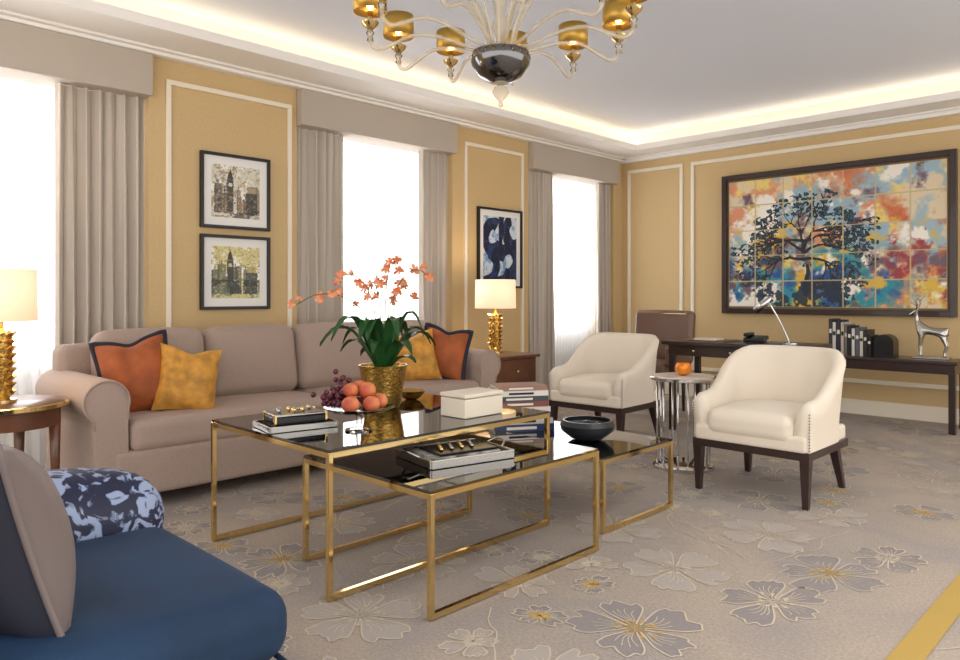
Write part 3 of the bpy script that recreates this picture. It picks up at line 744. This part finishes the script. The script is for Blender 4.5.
def treeart():
    W,H=480,318; nc,nr=7,5
    X,Y=np.meshgrid((np.arange(W)+.5)/W,(np.arange(H)+.5)/H)
    A=np.ones((H,W,3))*np.array([226,208,174])/255
    f=[field(H,W,9,s,5) for s in range(11)]
    rs=np.random.RandomState(3); ti=((Y*nr).astype(int),(X*nc).astype(int))
    T=[rs.rand(nr,nc)[ti]-.5 for _ in range(8)]
    A=mixc(A,(222,150,112),(f[0]-.50+T[0]*.3)*9)
    A=mixc(A,(238,214,122),(f[1]-.53+T[1]*.3)*9)
    A=mixc(A,(158,186,200),(f[2]-.52+T[2]*.3)*9)
    A=mixc(A,(202,96,48),((f[3]-.52+T[3]*.25)*9)*(X>.45)*(1.2-Y))
    A=mixc(A,(160,54,56),((f[4]-.58+T[4]*.1)*10)*(X>.5)*(Y<.65))
    low=np.clip((.48-Y)*4,0,1)*np.clip((.98-X)*3,0,1)
    A=mixc(A,(40,146,166),low*(f[5]-.42+T[5]*.15)*9)
    A=mixc(A,(34,80,150),low*(f[6]-.52+T[6]*.1)*9)
    A=mixc(A,(226,184,64),(f[7]-.56+T[7]*.1)*10*(Y<.65))
    A=mixc(A,(248,242,230),(f[8]-.57)*11)
    A=mixc(A,(110,88,100),(f[9]-.62)*9)
    mask=np.zeros((H,W)); rnd=random.Random(21)
    def dot(x,y,r,v=1):
        x0,x1=int((x-r)*H),int((x+r)*H)+1; y0,y1=int((y-r)*H),int((y+r)*H)+1
        x0=max(0,x0);y0=max(0,y0);x1=min(W,x1+1);y1=min(H,y1+1)
        if x0>=x1 or y0>=y1: return
        yy,xx=np.mgrid[y0:y1,x0:x1]; d=np.hypot((xx+.5)/H-x,(yy+.5)/H-y)
        mask[y0:y1,x0:x1]=np.maximum(mask[y0:y1,x0:x1],v*(d<r))
    leaves=[]
    def br(x,y,a,L,r,d):
        n=int(L/.004)+2
        for i in range(n):
            x+=math.cos(a)*L/n; y+=math.sin(a)*L/n*.9; a+=rnd.uniform(-.12,.12); dot(x,y,max(.0018,r*(1-.4*i/n)))
        if d==0: leaves.append((x,y)); return
        for k in range(3 if d>2 else 2):
            br(x,y,a+rnd.uniform(-1.0,1.0),L*rnd.uniform(.55,.85),r*.58,d-1)
        if d<3: leaves.append((x,y))
    asp=W/H; tx=.40*asp
    br(tx,.10,1.7,.24,.020,0)
    for a0,y0,L in ((2.85,.36,.19),(2.3,.42,.17),(1.9,.40,.18),(1.4,.42,.18),(.9,.40,.17),(.3,.36,.16),(2.9,.50,.12),(.1,.50,.1)): br(tx-.02,y0,a0,L,.012,4)
    lm=np.zeros((H,W)); nz=field(H,W,80,77,2)
    Xa=X*asp
    for (x,y) in leaves:
        r=rnd.uniform(.011,.027)
        lm=np.maximum(lm,1-((Xa-x)**2/(r*2.1)**2+(Y-y)**2/(r)**2))
    leaf=(lm>0)&(nz>.45)
    A[leaf]=np.array([22,28,36])/255
    lf2=(lm>0)&(nz>.62); A[lf2]=np.array([34,84,104])/255
    A[mask>0]=np.array([20,16,24])/255
    A=mixc(A,(20,40,64),((Y<.20)&(f[2]+.3*(.16-Y)>.50)&(X<.62)&(X>.12))*.85)
    gx=np.abs(((X*nc)%1)-.5)>.5-.020; gy=np.abs(((Y*nr)%1)-.5)>.5-.020*H/W*1.5
    A=mixc(A,(204,182,134),(gx|gy)*.9)
    return A
pg=E('framed_tree_painting')
x0,x1,z0,z1=-3.727,-1.53,.952,2.445; fw=.055
for n,(a,b,c,d) in {'frame_left':(x0,x0+fw,z0,z1),'frame_right':(x1-fw,x1,z0,z1),'frame_top':(x0+fw,x1-fw,z1-fw,z1),'frame_bottom':(x0+fw,x1-fw,z0,z0+fw)}.items():
    box(n,a,b,WY-.06,WY-.002,c,d,M_dark,pg,.004)
box('backing',x0+fw,x1-fw,WY-.03,WY-.004,z0+fw,z1-fw,mat('linen_slip',(120,96,66),.8),pg)
imgplane('painted_tiles',treeart(),(x0+fw+.02,WY-.034,z0+fw+.02),(x1-x0-2*fw-.04,0,0),(0,0,z1-z0-2*fw-.04),M_vcol,pg)
def cityprint(seed,sky,mid,dk,acc):
    H,W=170,150; X,Y=np.meshgrid((np.arange(W)+.5)/W,(np.arange(H)+.5)/H); A=np.ones((H,W,3))*np.array(sky)/255
    r=random.Random(seed); f=field(H,W,6,seed,5); f2=field(H,W,12,seed+1,4); f3=field(H,W,30,seed+2,3)
    A=mixc(A,(246,244,236),(f-.48)*6); A=mixc(A,mid,(f2-.57)*7)
    jit=(f3-.5)*.04
    def rect(a,b,c,d,col,al=1):
        m=((X+jit>a)&(X+jit<b)&(Y+jit>c)&(Y+jit<d))*al; A[:]=mixc(A,col,m)
    for k in range(12):
        a=r.uniform(-.05,.92); w=r.uniform(.08,.18); h=r.uniform(.35,.66); s=r.uniform(0,1); col=[mid[i]*s*.8+dk[i]*(1-s) for i in range(3)]
        rect(a,a+w,.08,h,col,.8); rect(a,a+w*.3,.08,h,[v*.65 for v in col],.5)
        if r.random()<.5: rect(a+w*.4,a+w*.6,h,h+.07,col,.9)
        for q in range(7):
            for e in (.25,.6):
                if r.random()<.7: rect(a+w*e,a+w*(e+.18),.12+q*.07,.155+q*.07,sky if r.random()<.6 else acc,.7)
    tcol=[v*.6 for v in dk]; t0=r.uniform(.3,.4)
    rect(t0,t0+.13,.12,.74,tcol,.9); A[(np.abs(X+jit-t0-.065)<(.95-Y)*.32)&(Y>.74)&(Y<.95)]=np.array(tcol)/255
    rect(t0+.03,t0+.10,.60,.67,sky)
    rect(.7,.95,.08,.5,[v*.55 for v in dk],.8); rect(.73,.92,.5,.62,mid,.8)
    A=mixc(A,acc,((f2>.56)&(Y<.42))*.6); A=mixc(A,[v*.45 for v in dk],((f>.56)&(Y<.36))*.7); A=mixc(A,[v*.4 for v in dk],((f3>.68))*.4)
    A=mixc(A,sky,((f3<.3)&(Y<.5))*.4)
    return A
def absprint():
    H,W=180,150; X,Y=np.meshgrid((np.arange(W)+.5)/W,(np.arange(H)+.5)/H); A=np.ones((H,W,3))*np.array([206,218,230])/255
    k=np.array([18,28,58])/255
    f=(field(H,W,4,4,3)-.5)*.12; f2=field(H,W,10,6,4); Xf=X+f; Yf=(Y+f*.6)*1.2
    A=mixc(A,(120,156,196),(f2-.50)*6)
    def arc(cx,cy,R,w,a0,a1):
        d=np.hypot(Xf-cx,Yf-cy); an=np.degrees(np.arctan2(Yf-cy,Xf-cx))%360
        m=(np.abs(d-R)<w)&((an>=a0)&(an<=a1) if a0<a1 else ((an>=a0)|(an<=a1))); A[m]=k
    arc(.30,.82,.24,.12,60,330); arc(.74,.36,.24,.12,240,180); arc(.95,.95,.26,.12,120,300); arc(.12,.25,.26,.11,290,80)
    A[(np.abs(Xf-.52)<.07)&(Yf>.45)]=k; A[Yf<.10]=k
    A=mixc(A,(44,72,124),((f2>.56)&(A[...,0]<.3))*.7)
    return A
def framed(name,y0,y1,z0,z1,art,mw):
    g=E(name); fw=.022
    for n,(a,b,c,d) in {'frame_left':(y0,y0+fw,z0,z1),'frame_right':(y1-fw,y1,z0,z1),'frame_top':(y0+fw,y1-fw,z1-fw,z1),'frame_bottom':(y0+fw,y1-fw,z0,z0+fw)}.items():
        box(n,WX+.002,WX+.035,a,b,c,d,M_blackframe,g,.003)
    box('mat_board',WX+.003,WX+.015,y0+fw,y1-fw,z0+fw,z1-fw,M_mat,g)
    imgplane('print',art,(WX+.017,y0+mw,z0+mw),(0,y1-y0-2*mw,0),(0,0,z1-z0-2*mw),M_vcol,g)
framed('framed_city_print',2.286,2.826,1.632,2.175,cityprint(3,(216,210,192),(176,156,124),(96,88,84),(160,128,96)),.082)
framed('framed_city_print.001',2.286,2.826,1.045,1.585,cityprint(9,(214,204,140),(176,158,100),(72,76,68),(96,124,120)),.082)
framed('framed_abstract_print',5.07,5.72,1.22,2.02,absprint(),.08)
# ---------------------------------------------------------------- chandelier
def chandelier():
    cx,cy,hz=-2.33,2.50,2.225
    g=E('chandelier',(cx,cy,hz))
    lathe('hub_bowl',[(.0001,-.085),(.05,-.08),(.1,-.05),(.135,0),(.142,.03),(.135,.055),(.08,.07),(.0001,.075)],M_hub,g,seg=36)
    lathe('finial',[(.0001,-.20),(.012,-.19),(.008,-.17),(.03,-.145),(.04,-.125),(.03,-.105),(.012,-.095),(.035,-.085),(.03,-.07)],M_warmglass,g,seg=20)
    lathe('stem',[(.03,.07),(.02,.12),(.04,.18),(.02,.24),(.035,.34),(.02,.42),(.02,.72),(.07,.76),(.075,.795)],M_warmglass,g,seg=20)
    fa=math.atan2(.712,-.702)
    for k in range(11):
        a=fa-math.radians(8+k*360/11); c,s=math.cos(a),math.sin(a)
        P=[(.07,.07),(.16,.09),(.28,.13),(.40,.14),(.50,.10),(.565,.075),(.605,.10),(.61,.17)]
        tube('arm_%d'%k,crom([(r*c,r*s,z) for r,z in P],5),.0095,M_warmglass,g,8)
        P=[(.05,.07),(.09,.20),(.17,.34),(.28,.44),(.36,.50)]
        tube('upper_arm_%d'%k,crom([(r*math.cos(a+.28),r*math.sin(a+.28),z) for r,z in P],5),[.009-.0003*i for i in range(21)],M_warmglass,g,8)
        o=(.61*c,.61*s,0)
        lathe('cup_%d'%k,[(.012,.165),(.035,.185),(.042,.20),(.014,.205),(.014,.25)],M_gold,g,loc=o,seg=16)
        lathe('drip_%d'%k,[(.0001,.10),(.016,.115),(.012,.135),(.02,.15),(.012,.165)],M_clear,g,loc=o,seg=12)
        n=28; v=[];f=[]
        for r,z in ((.078,.248),(.078,.355),(.076,.355),(.076,.248)):
            for i in range(n): v.append((o[0]+r*math.cos(2*pi*i/n),o[1]+r*math.sin(2*pi*i/n),z))
        for q in range(4):
            for i in range(n):
                j=(i+1)%n; q2=(q+1)%4; f.append((q*n+i,q*n+j,q2*n+j,q2*n+i))
        obj('shade_%d'%k,v,f,M_gshade,g,True)
        for q in range(3):
            b=2*pi*q/3; tube('spider_%d_%d'%(k,q),[(o[0],o[1],.252),(o[0]+.077*math.cos(b),o[1]+.077*math.sin(b),.252)],.002,M_gold,g,4)
        sphere('bulb_%d'%k,(o[0],o[1],.28),.016,M_bulb,g,1.5,8)
chandelier()
# ---------------------------------------------------------------- lights/world
w=bpy.data.worlds.new('World'); S.world=w; w.use_nodes=True
w.node_tree.nodes['Background'].inputs[0].default_value=(*lin((255,250,244)),1); w.node_tree.nodes['Background'].inputs[1].default_value=1.95
def area(name,loc,rot,sx,sy,e,c):
    l=bpy.data.lights.new(name,'AREA'); l.shape='RECTANGLE'; l.size=sx; l.size_y=sy; l.energy=e; l.color=c
    o=bpy.data.objects.new(name,l); COL.objects.link(o); o.location=loc; o.rotation_euler=rot
area('added_overhead_fill',(.2,2.5,2.95),(0,math.radians(-25),0),2.0,4.0,80,(1,.94,.87))  # soft fill added below the ceiling to brighten the room, no real fixture
# ---------------------------------------------------------------- camera
cd=bpy.data.cameras.new('camera'); cam=bpy.data.objects.new('camera',cd); COL.objects.link(cam)
cam.location=(0,0,1.15); cam.rotation_euler=(math.radians(90),0,math.radians(44.6)); cd.lens=27.375; cd.sensor_width=36; cd.shift_y=-35/960; cd.clip_start=.05
S.camera=cam
S.view_settings.view_transform='Standard'; S.view_settings.look='None'; S.view_settings.exposure=0.16
